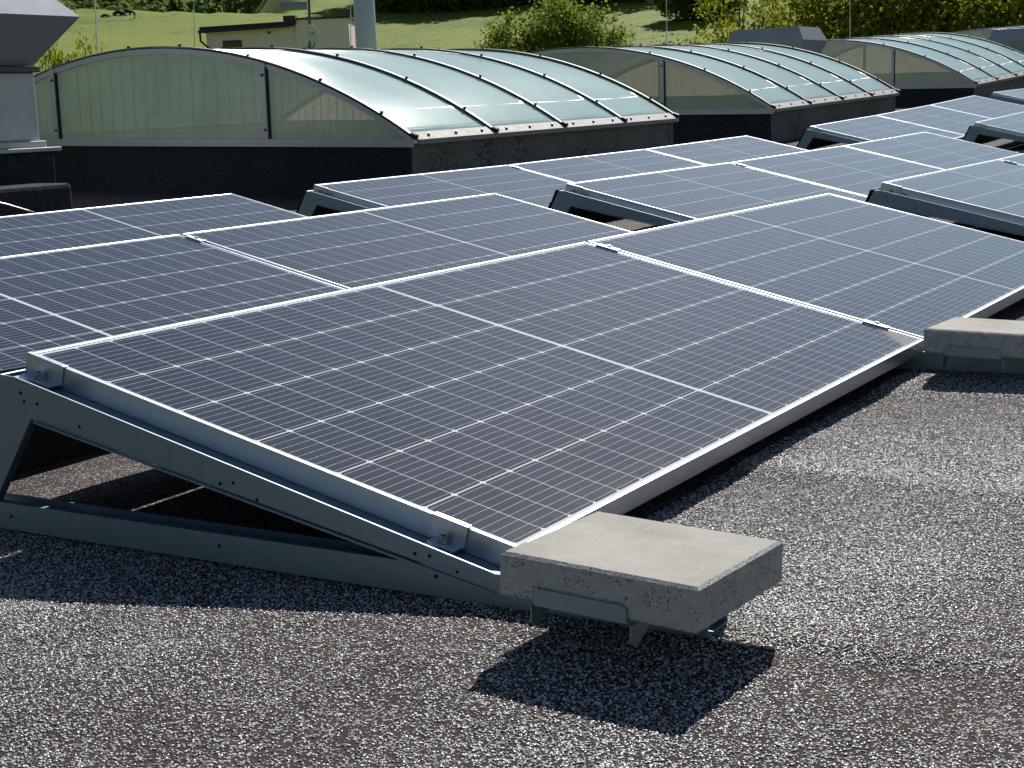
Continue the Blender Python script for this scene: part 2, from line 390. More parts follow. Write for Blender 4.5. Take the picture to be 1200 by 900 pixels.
# loose mineral grit on the felt close to the camera (uncountable)
def grit():
    st = 0.05; v = {}; vl = []; f = []
    def vid(i, j):
        if (i, j) not in v:
            x, y = -1.6+i*st, -2.6+j*st; v[(i, j)] = len(vl); vl.append((x, y))
        return v[(i, j)]
    for i in range(130):
        for j in range(64):
            x, y = -1.6+(i+.5)*st, -2.6+(j+.5)*st; d = Vector((x, y, G0)) - CAM; z = d.dot(FWD)
            if z < 0.9 or z > 4.6: continue
            u = d.dot(RIGHT)/z; w_ = d.dot(UP)/z
            if abs(u-0.015) > 0.42 or w_ < -0.36: continue
            if x > -0.02 and -0.93 < y: continue
            f.append((vid(i, j), vid(i+1, j), vid(i+1, j+1), vid(i, j+1)))
    V = []
    roof = bpy.data.objects['roof_surface']
    from mathutils.bvhtree import BVHTree
    bv = BVHTree.FromPolygons([tuple(p.co) for p in roof.data.vertices], [tuple(p.vertices) for p in roof.data.polygons])
    for x, y in vl:
        hit = bv.ray_cast(Vector((x, y, 2)), Vector((0, 0, -1))); V.append((x, y, hit[0].z + 0.0004))
    me = bpy.data.meshes.new('roof_grit'); me.from_pydata(V, [], f)
    at_ = me.attributes.new('dens', 'FLOAT', 'POINT')
    for i, p in enumerate(V):
        z = (Vector(p)-CAM).dot(FWD); n_ = 0.5 + 0.9*noise.noise(Vector((p[0]*0.9, p[1]*2.2, 1.7))) + 0.5*noise.noise(Vector((p[0]*5, p[1]*5, 4.7)))
        at_.data[i].value = max(0.12, min(1.3, (1.05-0.75*lap(p[0], p[1])**0.8)*(0.95+0.5*(n_-0.5)*2))) * max(0.0, min(1.0, (4.5-z)/1.8))
    o = bpy.data.objects.new('roof_grit', me); COL.objects.link(o); tag(o, 'pale and brown mineral grit scattered over the roof felt', 'grit', kind='stuff')
    # grain
    t = NT('grit_grain'); oi = t.new('ShaderNodeObjectInfo').outputs['Random']
    c = t.ramp(oi, [(0.0, (0.035, 0.027, 0.025)), (0.33, (0.065, 0.053, 0.051)), (0.40, (0.27, 0.262, 0.262)), (0.75, (0.47, 0.465, 0.465)), (1.0, (0.72, 0.715, 0.72))])
    t.P(col=c, rough=0.5, spec=1.0, ior=1.8)
    ng = bpy.data.node_groups.new('grit', 'GeometryNodeTree')
    ng.interface.new_socket('Geometry', in_out='INPUT', socket_type='NodeSocketGeometry'); ng.interface.new_socket('Geometry', in_out='OUTPUT', socket_type='NodeSocketGeometry')
    N = ng.nodes; gi = N.new('NodeGroupInput'); go = N.new('NodeGroupOutput')
    di = N.new('GeometryNodeDistributePointsOnFaces'); na = N.new('GeometryNodeInputNamedAttribute'); na.data_type = 'FLOAT'; na.inputs['Name'].default_value = 'dens'
    mu = N.new('ShaderNodeMath'); mu.operation = 'MULTIPLY'; mu.inputs[1].default_value = GRIT_DENS
    ng.links.new([k for k in na.outputs if k.enabled][0], mu.inputs[0]); ng.links.new(mu.outputs[0], di.inputs['Density']); ng.links.new(gi.outputs[0], di.inputs['Mesh'])
    ip = N.new('GeometryNodeInstanceOnPoints')
    # a grain mesh carried by its own primitive inside the tree
    ico = N.new('GeometryNodeMeshIcoSphere'); ico.inputs['Radius'].default_value = 1.0; ico.inputs['Subdivisions'].default_value = 1
    tf = N.new('GeometryNodeTransform'); tf.inputs['Scale'].default_value = (1.0, 0.75, 0.6)
    sm_ = N.new('GeometryNodeSetMaterial'); sm_.inputs['Material'].default_value = t.mat
    ng.links.new(ico.outputs['Mesh'], tf.inputs[0]); ng.links.new(tf.outputs[0], sm_.inputs[0]); ng.links.new(sm_.outputs[0], ip.inputs['Instance'])
    rv = N.new('FunctionNodeRandomValue'); rv.data_type = 'FLOAT_VECTOR'; rv.inputs[0].default_value = (-0.5, -0.5, 0); rv.inputs[1].default_value = (0.5, 0.5, 6.28)
    rs_ = N.new('FunctionNodeRandomValue'); rs_.data_type = 'FLOAT'; rs_.inputs[2].default_value = 0.0009; rs_.inputs[3].default_value = 0.0026
    ng.links.new(di.outputs['Points'], ip.inputs['Points']); ng.links.new(rv.outputs[0], ip.inputs['Rotation']); ng.links.new(rs_.outputs[1], ip.inputs['Scale'])
    ng.links.new(ip.outputs[0], go.inputs[0])
    md = o.modifiers.new('grit', 'NODES'); md.node_group = ng
GRIT_DENS = 95000
grit()
b = MB(); b.box(-8.8, 47.8, -13.8, 13.3, -7.6, -0.62); o = b.build('hall_walls', M_facade); tag(o, kind='structure')

# ------------------------------------------------------------------ solar panels
def panel_parts(root):
    T = 0.038
    b = MB(); lip = 0.008
    # four hollow-looking bars, each with its lip
    def bar(x0, x1, y0, y1): b.box(x0, x1, y0, y1, -T, 0)
    bar(0, PL, -lip, 0); bar(0, PL, -PW, -PW+lip); bar(0, lip, -PW+lip, -lip); bar(PL-lip, PL, -PW+lip, -lip)
    b.build('frame', M_frame, root, bevel=0.0012)
    g = MB(); g.box(lip, PL-lip, -PW+lip, -lip, -0.008, -0.002); g.build('glass', M_cells, root)
    j = MB(); j.box(PL/2-.05, PL/2+.05, -.12, -.04, -.03, -.009); j.build('junction_box', M_gasket, root)
proto_panel = None
def panel_matrix(x, row):
    y = row*PITCH; h0 = hh(x, y); h1 = hh(x+PL, y)
    ex = Vector((PL, 0, h1-h0)).normalized()
    ey0 = Vector((0, math.cos(TH), math.sin(TH)))
    ez = ex.cross(ey0).normalized(); ey = ez.cross(ex)
    m = Matrix((ex, ey, ez)).transposed().to_4x4(); m.translation = Vector((x, y, h0)); return m
def add_panel(x, row, label):
    global proto_panel
    if proto_panel is None:
        r = empty('solar_module', None, label, 'solar panel', 'solar panels in tilted rows on the flat roof', mat=panel_matrix(x, row))
        panel_parts(r); proto_panel = r
    else:
        r = copy_tree(proto_panel); r.matrix_world = panel_matrix(x, row); r['label'] = label
    return r
SX = PL + 0.02
G1, G2 = 0.673, 1.581
# groups: (row, x start, [labels])
x_h = SX + PL + G1
x_d = 2.1022; x_f = x_d + PL + G1; x_i = x_f + 2*SX + PL + G2
x_e = 4.8496; x_j = x_e + 2*SX + PL + G2; x_k = x_j + 2*SX + PL + 0.95
groups = [
 (0, 0.0, ['dark solar panel nearest the camera, on the open side frame with the foreground paver',
           'second front row panel, beyond the nearest one, ending beside the right-hand paver']),
 (0, x_h, ['panel cut by the right edge with its thick raised left side above the front row',
           'solar panel cut by the right edge, joined beyond the raised-end panel of the front row']),
 (1, x_d-SX, ['solar panel cut by the left edge behind the nearest panel, middle row',
              'middle row solar panel between the left-edge one and the first gap, above the nearest panel']),
 (1, x_f, ['middle row panel just right of the first gap, over the open frame in mid picture',
           'middle panel of three joined ones in the middle row, right of centre',
           'far end panel of the middle row trio, before the open end frame']),
 (1, x_i, ['far small panel at the right edge whose raised end frame stands over tangled cables',
           'farthest middle row panel, cut by the right edge']),
 (2, x_e-G1-PL-SX, ['back row solar panel at the very left edge, mostly out of frame'][:0] + ['back row solar panel at the left edge below the ventilation curb']),
 (2, x_e, ['back row solar panel with raised end frame below the cracked curb of the nearest skylight',
           'second back row panel beside the nearest skylight, between two joints',
           'third back row panel, ending at the corner of the nearest skylight']),
 (2, x_j, ['far back row panel with raised end frame below the second skylight',
           'middle one of the far back row trio under the second skylight',
           'last one of the far back row trio, near the third skylight']),
 (2, x_k, ['farthest tiny panel at the right edge below the third skylight curb']),
]
ends = []
for row, x, labs in groups:
    if row == 2 and len(labs) == 1 and x < x_e: xs = [x + SX]
    else: xs = [x + SX*i for i in range(len(labs))]
    for xx, lb in zip(xs, labs): add_panel(xx, row, lb)
    ends.append((row, xs[0], xs[-1] + PL, xs))

# ------------------------------------------------------------------ mounting frames
def sp(t, n):     # point t down the slope, n off the panel plane -> (y, z)
    return (-t*math.cos(TH) - n*math.sin(TH)*-1*-1, -t*math.sin(TH) + n*math.cos(TH))
def sp(t, n): return (-t*math.cos(TH) - n*math.sin(TH), -t*math.sin(TH) + n*math.cos(TH))
def end_frame(root, side=-1, detail=True):
    """side -1: the outer web stands left of the panel end (x<0)"""
    xo, xi, th = -0.048, 0.018, 0.003
    T1 = (0.018, -0.030); MT = (-0.050, -0.103)
    # sloped rail: web with a raised lip, flange the panel lies on, bottom return
    b = MB()
    web = [T1, sp(0.03, -0.027), sp(1.06, -0.027), sp(1.06, -0.048), sp(0.075, -0.088), MT]
    b.extr_x(web, xo, xo+th)
    b.extr_x([sp(0.0, -0.0385), sp(1.06, -0.0385), sp(1.06, -0.0415), sp(0.0, -0.0415)], xo+th, xi)
    b.extr_x([sp(0.085, -0.0875), sp(1.0, -0.0525), sp(1.0, -0.0555), sp(0.085, -0.0905)], xo-0.006, xo)
    b.extr_x([sp(0.0, -0.0418), sp(1.0, -0.0418), sp(1.0, -0.052), sp(0.05, -0.086)], xi-th, xi)
    h = b
    for t, n in ((0.045,-0.050),(0.055,-0.062),(0.085,-0.057),(0.185,-0.066),(0.49,-0.063),(0.515,-0.053),(0.565,-0.064),(0.86,-0.046),(0.885,-0.040),(0.935,-0.047)):
        y, z = sp(t, n); h.tube([(xo-0.0012, y, z), (xo+0.001, y, z)], 0.0027, 10, m=1)
    b.build('sloped_rail', [M_galv, M_hole], root)
    # rear post
    b = MB()
    F1, F2 = (0.148, -0.262), (0.062, -0.262)
    b.extr_x([T1, F1, F2, MT], xo+0.0005, xo+th)
    b.extr_x([T1, F1, (F1[0]-0.003, F1[1]), (T1[0]-0.003, T1[1]-0.002)], xo+th, xi)
    b.extr_x([MT, F2, (F2[0]+0.003, F2[1]), (MT[0]+0.003, MT[1])], xo+th, xo+0.018)
    b.build('rear_post', M_galv, root, bevel=0.0006)
    # base rail: U channel along the roof
    b = MB(); z0, z1 = -0.299, -0.252
    for a, c, zt in ((xo-0.001, xo+th-0.001, z1), (xi-th, xi, z1-0.006)):
        b.extr_x([(0.55, z0), (0.55, zt), (-1.00, zt-0.012), (-1.285, zt-0.012), (-1.285, z0-0.012), (-1.00, z0-0.012)], a, c)
    b.extr_x([(0.55, z0), (-1.00, z0-0.012), (-1.285, z0-0.012), (-1.285, z0-0.009), (-1.00, z0-0.009), (0.55, z0+0.003)], xo+th-0.001, xi-th)
    b.extr_x([(0.55, z1-0.003), (0.55, z1), (-1.00, z1-0.012), (-1.00, z1-0.015)], xo+th-0.001, xo+0.012)
    for y in (0.02, -0.45, -0.86): b.tube([(xo-0.0025, y, -0.279), (xo-0.0005, y, -0.279)], 0.0027, 10, m=1)
    b.build('base_rail', [M_galv, M_hole], root)
def clamp(root, t0, t1):
    b = MB()
    b.extr_x([sp(t0, 0.002), sp(t1, 0.002), sp(t1, -0.032), sp(t0, -0.032)], -0.0045, -0.001)
    b.extr_x([sp(t0, 0.0035), sp(t1, 0.0035), sp(t1, 0.0012), sp(t0, 0.0012)], -0.0045, 0.008)
    b.extr_x([sp(t0+0.012, -0.029), sp(t1-0.004, -0.029), sp(t1-0.004, -0.033), sp(t0+0.012, -0.033)], -0.026, -0.0046)
    b.extr_x([sp(t0+0.012, -0.029), sp(t1-0.004, -0.029), sp(t1-0.004, -0.0385), sp(t0+0.012, -0.0385)], -0.029, -0.026)
    c = b.build('end_clamp', M_frame, root, bevel=0.0008)
    b = MB(); tm = (t0+t1)/2
    y0, z0 = sp(tm, -0.0285); y1, z1 = sp(tm, -0.018)
    b.tube([(-0.0155, y0, z0), (-0.0155, y1, z1)], 0.0066, 12)
    y2, z2 = sp(tm, -0.0178)
    b.tube([(-0.0155, y1, z1), (-0.0155, y2, z2)], 0.0035, 6, m=1)
    b.build('bolt', [M_bolt, M_hole], c)
proto_frame = None
def add_end_frame(x, row, label):
    global proto_frame
    loc = Vector((x, row*PITCH, hh(x, row*PITCH)))
    if proto_frame is None:
        r = empty('mounting_frame', loc, label, 'mounting frame', 'steel side frames under the panel row ends')
        end_frame(r); clamp(r, 0.005, 0.092); clamp(r, 0.852, 0.915)
        proto_frame = r
    else:
        r = copy_tree(proto_frame); r.location = loc; r['label'] = label
    return r
frame_labels = {
 (0, 0): 'big grey steel side frame with sloped rail and long base rail under the nearest panel',
 (0, 1): 'sloped steel side frame at the right edge with bolt holes, over a gap with cables',
 (1, 1): 'steel side frame with dark triangular opening in the middle of the photo, middle row',
 (1, 2): 'small dark steel end frame near the right edge in the middle row',
 (2, 1): 'steel side frame with pale rear post under the back row, below the nearest skylight',
 (2, 2): 'small steel end frame of the back row below the second skylight',
 (2, 3): 'tiny steel end frame at the right edge in the back row',
}
cnt = {}
for row, x0, x1, xs in ends:
    k = cnt.get(row, 0); cnt[row] = k+1
    if (row, k) in frame_labels: add_end_frame(x0, row, frame_labels[(row, k)])
# joint frame under the front row joint (base rail carries the second paver)
r = empty('mounting_frame', Vector((SX-0.01, 0, hh(SX, 0))), 'dark steel frame under the joint of the front panels, running below the right-hand paver', 'mounting frame', 'steel side frames under the panel row ends')
end_frame(r)
# mid clamps at the joints (one small bracket each, with its bolt)
def mid_clamp(x, row, t, label):
    r = empty('mid_clamp', Vector((x, row*PITCH, hh(x, row*PITCH))), label, 'clamp', 'mid clamps between neighbouring panels')
    b = MB()
    b.extr_x([sp(t-0.035, 0.001), sp(t+0.035, 0.001), sp(t+0.035, 0.0042), sp(t-0.035, 0.0042)], 0.002, 0.018)
    b.extr_x([sp(t-0.035, 0.001), sp(t+0.035, 0.001), sp(t+0.035, 0.0045), sp(t-0.035, 0.0045)], -0.008, 0.0018)
    b.extr_x([sp(t-0.035, -0.02), sp(t+0.035, -0.02), sp(t+0.035, 0.001), sp(t-0.035, 0.001)], -0.0185+0.0185, 0.0018)
    b.build('clamp_plate', M_frame, r, bevel=0.0006)
    b = MB(); y0, z0 = sp(t, 0.004); y1, z1 = sp(t, 0.0085)
    b.tube([(0.010-0.0, y0, z0), (0.010, y1, z1)], 0.006, 10); b.build('bolt', M_bolt, r)
mid_clamp(SX-0.02+0.0, 0, 0.075, 'small bright clamp at the top of the joint between the two front row panels')
mid_clamp(SX-0.02, 0, 0.87, 'small bright clamp at the low end of the joint beside the right-hand paver')
mid_clamp(x_d-0.02, 1, 0.075, 'small clamp at the top of the joint in the left half of the middle row')
mid_clamp(x_f+SX-0.02, 1, 0.075, 'tiny clamp at the joint of the first two panels right of the middle gap')
mid_clamp(x_h+SX-0.02, 0, 0.075, 'tiny clamp at the panel joint near the right edge')
mid_clamp(x_e+SX-0.02, 2, 0.075, 'tiny clamp at the first joint of the back row beside the nearest skylight')

# wind deflectors
def deflector(x0, x1, row, label):
    h0, h1 = hh(x0, row*PITCH), hh(x1, row*PITCH); y = row*PITCH
    r = MB(); prof = [(0.020, -0.026), (0.034, -0.028), (0.060, -0.085), (0.068, -0.088), (0.105, -0.168), (0.113, -0.171), (0.146, -0.245), (0.135, -0.252)]
    for i in range(len(prof)-1):
        a, c = prof[i], prof[i+1]
        r.poly([(0, a[0], a[1]), (x1-x0, a[0], a[1]+h1-h0), (x1-x0, c[0], c[1]+h1-h0), (0, c[0], c[1])])
    o = r.build('wind_deflector', M_galv2, solid=0.0016); o.location = (x0, y, h0)
    tag(o, label, 'wind deflector', 'folded steel wind deflectors behind the panel rows')
deflector(-0.044, ends[0][2], 0, 'dark folded steel sheet closing the rear under the nearest panels')
deflector(x_h-0.05, ends[1][2], 0, 'dark steel sheet behind the raised panels at the right edge')
deflector(x_f-0.05, ends[3][2], 1, 'dark steel sheet behind the opening in the middle of the photo')
deflector(x_e-0.05, ends[6][2], 2, 'dark steel sheet behind the back row panels beside the nearest skylight')
deflector(x_j-0.05, ends[7][2], 2, 'dark steel sheet behind the far back row trio')
deflector(x_i-0.05, ends[4][2], 1, 'dark steel sheet behind the farthest middle row panels')
deflector(x_d-SX, ends[2][2], 1, 'dark steel sheet behind the left panels of the middle row')

# ------------------------------------------------------------------ concrete pavers
def paver(cx, cy, zt, yaw, ax, ay, label, seed):
    a, bb, t = 0.245, 0.285, 0.058
    bm = bmesh.new(); c = 0.005
    def ring(z, ins): return [(sx*(a/2-ins), sy*(bb/2-ins), z) for sx, sy in ((-1,-1),(1,-1),(1,1),(-1,1))]
    rs = [ring(0, c), ring(-c*0.75, 0), ring(-t+0.003, 0), ring(-t, 0.003)]
    vs = [[bm.verts.new(p) for p in rr] for rr in rs]
    bm.faces.new(vs[0]); bm.faces.new(vs[-1][::-1])
    for i in range(3):
        for k in range(4): bm.faces.new((vs[i][k], vs[i+1][k], vs[i+1][(k+1)%4], vs[i][(k+1)%4]))
    bmesh.ops.recalc_face_normals(bm, faces=bm.faces)
    bmesh.ops.subdivide_edges(bm, edges=bm.edges, cuts=22, use_grid_fill=True)
    for v in bm.verts:
        s = noise.noise(Vector(v.co)*70 + Vector((seed, 0, 0)))
        edge = min(a/2-abs(v.co.x), bb/2-abs(v.co.y)); k = 0.0014 if v.co.z < -0.006 else 0.0004
        if v.co.z > -0.012 and edge < 0.009: k += 0.0008*max(0, noise.noise(Vector(v.co)*30+Vector((0, seed, 0))))
        d = Vector((v.co.x, v.co.y, 0)); 
        v.co += d.normalized()*s*k + Vector((0, 0, noise.noise(Vector(v.co)*50)*k*0.7))
    me = bpy.data.meshes.new('concrete_paver'); bm.to_mesh(me); bm.free(); me.materials.append(M_conc)
    o = bpy.data.objects.new('concrete_paver', me); COL.objects.link(o)
    o.location = (cx, cy, zt); o.rotation_euler = (ax, ay, yaw)
    tag(o, label, 'paver', 'concrete ballast pavers on the frame feet')
    # steel tray under it
    r = empty('paver_tray', (cx, cy, zt-t-0.0015), label.replace('grey concrete paver', 'thin steel tray').replace('rough-sided', 'under the paver'), 'tray', 'steel trays carrying the pavers')
    r['label'] = 'thin steel tray with upturned tab under the ' + ('front' if cx < 1 else 'right-hand') + ' paver'
    r.rotation_euler = (ax, ay, yaw)
    b = MB(); b.box(-0.075, 0.085, -0.10, 0.155, -0.003, 0.0)
    b.box(-0.1255, -0.075, -0.045, 0.09, -0.003, 0.0)
    b.build('tray_plate', M_galv, r)
    b = MB(); b.extr_x([(-0.045, -0.001), (-0.045, 0.016), (-0.039, 0.021), (0.084, 0.021), (0.09, 0.016), (0.09, -0.001)], -0.1285, -0.126); b.build('tab', M_galv, r)
    for yy in (-0.05, 0.095):
        b = MB(); p = [(-0.127, -0.004), (-0.127, -0.026), (-0.112, -0.036), (-0.060, -0.004)]
        b.poly([(x, yy, z) for x, z in p]); b.build('gusset', M_galv, r, solid=0.002)
paver(-0.078, -1.209, -0.187, -0.045, 0.035, 0.02, 'grey concrete paver in the foreground, holding down the nearest panel corner', 3.1)
paver(1.968, -1.166, -0.186, -0.03, 0.02, 0.015, 'grey concrete paver cut by the right edge, on the joint of the front row', 9.4)

# ------------------------------------------------------------------ skylights
def arcz(y, W, H):
    k = (y - W/2) / (W/2)
    R_ = (W*W/4 + H*H) / (2*H); yy = y - W/2
    return math.sqrt(max(0, R_*R_ - yy*yy)) - (R_ - H)
def skylight(x0, y0, z0, sx, sy, L, W, H, bays, curb, label):
    ex = Vector((1, 0, sx)).normalized(); ey = Vector((0, 1, sy)).normalized(); ez = ex.cross(ey).normalized(); ey = ez.cross(ex)
    m = Matrix((ex, ey, ez)).transposed().to_4x4(); m.translation = (x0, y0, z0)
    r = empty('barrel_skylight', None, label, 'skylight', 'barrel vault skylights along the roof', mat=m)
    t = 0.09
    b = MB(); b.box(0.03, 0.03+t, 0.03, W-0.03, -curb, -0.02); b.box(L-0.03-t, L-0.03, 0.03, W-0.03, -curb, -0.02); b.box(0.03+t, L-0.03-t, W-0.03-t, W-0.03, -curb, -0.02)
    # felt lap line
    b.box(0.022, 0.03, 0.03, W-0.03, -curb, -0.26); b.build('curb', M_bit, r, bevel=0.01)
    b = MB(); b.box(0.03+t, L-0.03-t, 0.03, 0.03+t, -curb, -0.02); b.box(0.032, 0.03+t-.001, 0.024, 0.03, -curb, -0.02); b.box(L-.03-t+.001, L-0.032, 0.024, 0.03, -curb, -0.02); b.box(0.03+t-.001,L-.03-t+.001,0.0245,0.03,-curb,-0.3); b.build('side_curb', M_crack, r, bevel=0.004)
    b = MB(); b.box(0.03+t+.002, 0.03+t+.012, 0.03+t+.002, W-.03-t-.002, -curb+.13, -.03); b.box(L-.03-t-.012, L-.03-t-.002, 0.03+t+.002, W-.03-t-.002, -curb+.13, -.03); b.box(0.03+t+.013, L-.03-t-.013, 0.03+t+.002, 0.03+t+.012, -curb+.13, -.03); b.box(0.03+t+.013, L-.03-t-.013, W-.03-t-.012, W-.03-t-.002, -curb+.13, -.03); b.box(0.03+t+.013, L-.03-t-.013, 0.03+t+.013, W-.03-t-.013, -curb+.13, -curb+.14)
    b.build('bounce_lining', M_bounce, r)  # white lining and floor added inside to brighten the gable panes
    # sills
    b = MB(); b.box(-0.005, 0.05, -0.02, W+0.02, -0.035, 0.0); b.box(L-0.05, L+0.005, -0.02, W+0.02, -0.035, 0.0)
    b.box(0.051, L-0.051, W-0.05, W+0.02, -0.035, 0.0)
    b.box(-0.014, -0.005, -0.02, W+0.02, -0.06, -0.028)
    b.build('sill', M_alu, r, bevel=0.003)
    b = MB(); b.extr_x([(-0.03, -0.04), (-0.03, -0.005), (0.055, arcz(0.055, W, H)+0.014), (0.055, arcz(0.055, W, H)+0.008), (-0.02, -0.012), (-0.02, -0.04)], 0.051, L-0.051)
    n = bays*3
    for i in range(n):
        x = 0.05 + (L-0.1)*(i+0.5)/n; y = 0.012
        b.tube([(x, y, 0.018), (x, y-0.005, 0.034)], 0.011, 8, m=1)
    b.build('eaves_flashing', [M_alu_lt, M_gasket], r)
    # panes, slightly pillowed between the ribs
    NS, NB = 40, 14
    for k in range(bays):
        b = MB(); xa, xb = 0.02 + (L-0.04)*k/bays + 0.004, 0.02 + (L-0.04)*(k+1)/bays - 0.004
        for i in range(NS+1):
            y = 0.01 + (W-0.02)*i/NS
            for j in range(NB+1):
                s = j/NB; x = xa + (xb-xa)*s
                b.v.append((x, y, arcz(y, W, H) + 0.0035*math.sin(math.pi*s) + 0.0022*math.sin(2*math.pi*s + k*1.7)*math.sin(math.pi*i/NS) ))
        for i in range(NS):
            for j in range(NB): b.f.append((i*(NB+1)+j, i*(NB+1)+j+1, (i+1)*(NB+1)+j+1, (i+1)*(NB+1)+j)); b.m.append(0)
        b.build('vault_pane', M_vault, r, smooth=True, solid=0.006)
    # ribs
    for k in range(bays+1):
        xc = 0.02 + (L-0.04)*k/bays; hw = 0.022
        end = k in (0, bays)
        b = MB()
        for m_, (wd, zo, zh) in enumerate(((hw+0.004, 0.006, 0.010), (hw-0.004, 0.0175, 0.008))):
            for i in range(36):
                ya, yb = W*i/36, W*(i+1)/36
                za, zb = arcz(ya, W, H)+zo+0.004, arcz(yb, W, H)+zo+0.004
                b.add([(xc-wd, ya, za), (xc+wd, ya, za), (xc+wd, yb, zb), (xc-wd, yb, zb), (xc-wd, ya, za+zh), (xc+wd, ya, za+zh), (xc+wd, yb, zb+zh), (xc-wd, yb, zb+zh)],
                      [(4,5,6,7), (0,1,5,4), (2,3,7,6), (3,0,4,7), (1,2,6,5), (0,3,2,1)], 1 if m_ == 0 else 0)
        for i in (2, 6, 11, 16, 20, 25, 30, 34):
            y = W*i/36; z = arcz(y, W, H)+0.03
            b.tube([(xc, y, z), (xc, y, z+0.016)], 0.013, 8, m=1)
        b.tube([(xc, -0.03, 0.012), (xc, 0.02, 0.03)], 0.022, 8, m=1)
        b.build('rib', [M_rib, M_gasket], r)
    # gable ends
    for xe, sgn in ((0.0, -1), (L, 1)):
        def zt(y): return arcz(y, W, H) - 0.012
        posts = [W*0.272, W*0.728]
        edges = [0.02] + posts + [W-0.02]
        for a, c in zip(edges[:-1], edges[1:]):
            b = MB(); n = 18; lo = []; hi = []
            for i in range(n+1):
                y = a + (c-a)*i/n; lo.append((xe-sgn*0.02, y, 0.0)); hi.append((xe-sgn*0.02, y, max(0.002, zt(y))))
            for i in range(n): b.poly([lo[i], lo[i+1], hi[i+1], hi[i]])
            b.build('gable_pane', M_gable, r, solid=0.01)
        b = MB()
        for i in range(40):
            ya, yb = W*i/40, W*(i+1)/40
            za, zb = arcz(ya, W, H), arcz(yb, W, H)
            x1, x2 = sorted((xe+sgn*0.006, xe-sgn*0.012))
            b.add([(x1, ya, za-0.03), (x2, ya, za-0.03), (x2, yb, zb-0.03), (x1, yb, zb-0.03), (x1, ya, za+0.012), (x2, ya, za+0.012), (x2, yb, zb+0.012), (x1, yb, zb+0.012)],
                  [(4,5,6,7), (0,3,2,1), (0,1,5,4), (2,3,7,6), (3,0,4,7), (1,2,6,5)])
        b.build('arch_frame', M_alu, r)
        for y in posts:
            b = MB(); x1, x2 = sorted((xe+sgn*0.02, xe-sgn*0.012)); b.box(x1, x2, y-0.022, y+0.022, 0.001, arcz(y, W, H)+0.01)
            b.box(x1+0.002, x2, y-0.034, y-0.0222, 0.001, arcz(y, W, H)-0.02, 1)
            for z in (0.07, arcz(y, W, H)-0.08): b.tube([(xe+sgn*0.019, y, z), (xe+sgn*0.028, y, z)], 0.011, 8, m=1)
            b.build('gable_post', [M_alu, M_gasket], r)
    return r
Y1 = 4.4
skylight(7.56, Y1, 0.195, 0.010, 0.024, 4.56, 4.95, 0.70, 4, 0.52, 'nearest barrel vault skylight with a long bright sun glint and cracked side curb')
skylight(14.64, Y1, 0.28, 0.028, 0.022, 4.66, 4.95, 0.72, 4, 0.54, 'second barrel vault skylight, behind the nearest one and below the roof hood')
skylight(23.4, Y1, 0.50, 0.045, 0.022, 5.4, 4.95, 0.74, 4, 0.50, 'third barrel vault skylight, left of the right edge in front of the trees')
skylight(33.0, Y1, 0.90, 0.045, 0.022, 5.4, 4.95, 0.74, 4, 0.50, 'farthest skylight, only its glinting top shows at the right edge')

# ------------------------------------------------------------------ ventilation units
def vent(x0, x1, y0, y1, zb, z_curb, z_pil, z_cap, ztop_low, ztop_mid, ztop, fl, label, block=False, zblock=0):
    r = empty('roof_vent', (x0, y0, zb), label, 'roof vent', 'metal ventilation hoods on the roof')
    r_inv = Matrix.Translation(-Vector((x0, y0, zb)))
    def mk(b, name, mat, bevel=0.0, parent=r):
        b.v = [tuple(Vector(p) - Vector((x0, y0, zb))) for p in b.v]; return b.build(name, mat, parent, bevel=bevel)
    b = MB(); b.box(x0-0.06, x1+0.06, y0-0.06, y1+0.06, zb, z_curb); mk(b, 'curb', M_bit, 0.015)
    b = MB(); b.box(x0-0.10, x1+0.10, y0-0.10, y1+0.10, z_curb+.001, z_curb+0.03); b.box(x0-0.03, x1+0.03, y0-0.03, y1+0.03, z_curb+0.031, z_curb+0.075); mk(b, 'base_flashing', M_alu, 0.006)
    b = MB(); b.box(x0, x1, y0, y1, z_curb+0.076, z_pil); mk(b, 'duct', M_duct, 0.012)
    b = MB(); b.box(x0-0.03, x1+0.03, y0-0.03, y1+0.03, z_pil+.001, z_cap); mk(b, 'cap_plate', M_galv2, 0.004)
    b = MB()
    def q(z, e): return [(x0-e, y0-e, z), (x1+e, y0-e, z), (x1+e, y1+e, z), (x0-e, y1+e, z)]
    rings = [q(ztop_low, 0.0), q(ztop_mid, fl), q(ztop, fl*0.42)]
    for a, c in zip(rings[:-1], rings[1:]):
        for k in range(4): b.poly([a[k], a[(k+1)%4], c[(k+1)%4], c[k]])
    b.poly(rings[0][::-1]); b.poly(rings[-1])
    h = mk(b, 'hood', M_hood, 0.006)
    b = MB(); b.box(x1-0.12, x1-0.08, y0-0.01, y0+0.02, z_cap+.001, ztop_low-.001+0.03); b.box(x0+0.08, x0+0.12, y0-0.01, y0+0.02, z_cap+.001, ztop_low+0.029)
    mk(b, 'bracket', M_galv2)
    return r
M_duct = mat_metal('pale_galvanised_duct', (0.66, 0.66, 0.67), 0.55, 0.4, 0.2, scale=3)
YV = 6.4
pA = at(43, 120, Y=YV); xr = pA.x
def zv(v, u=43): return at(u, v, Y=YV).z
vent(xr-1.3, xr, YV, YV+1.2, G0+hh(xr, YV)-0.02, zv(178), zv(85), zv(78), zv(77), zv(22, 65), zv(-6), (at(65, 22, Y=YV).x - xr), 'big pale metal ventilation unit with flared hood at the left edge')
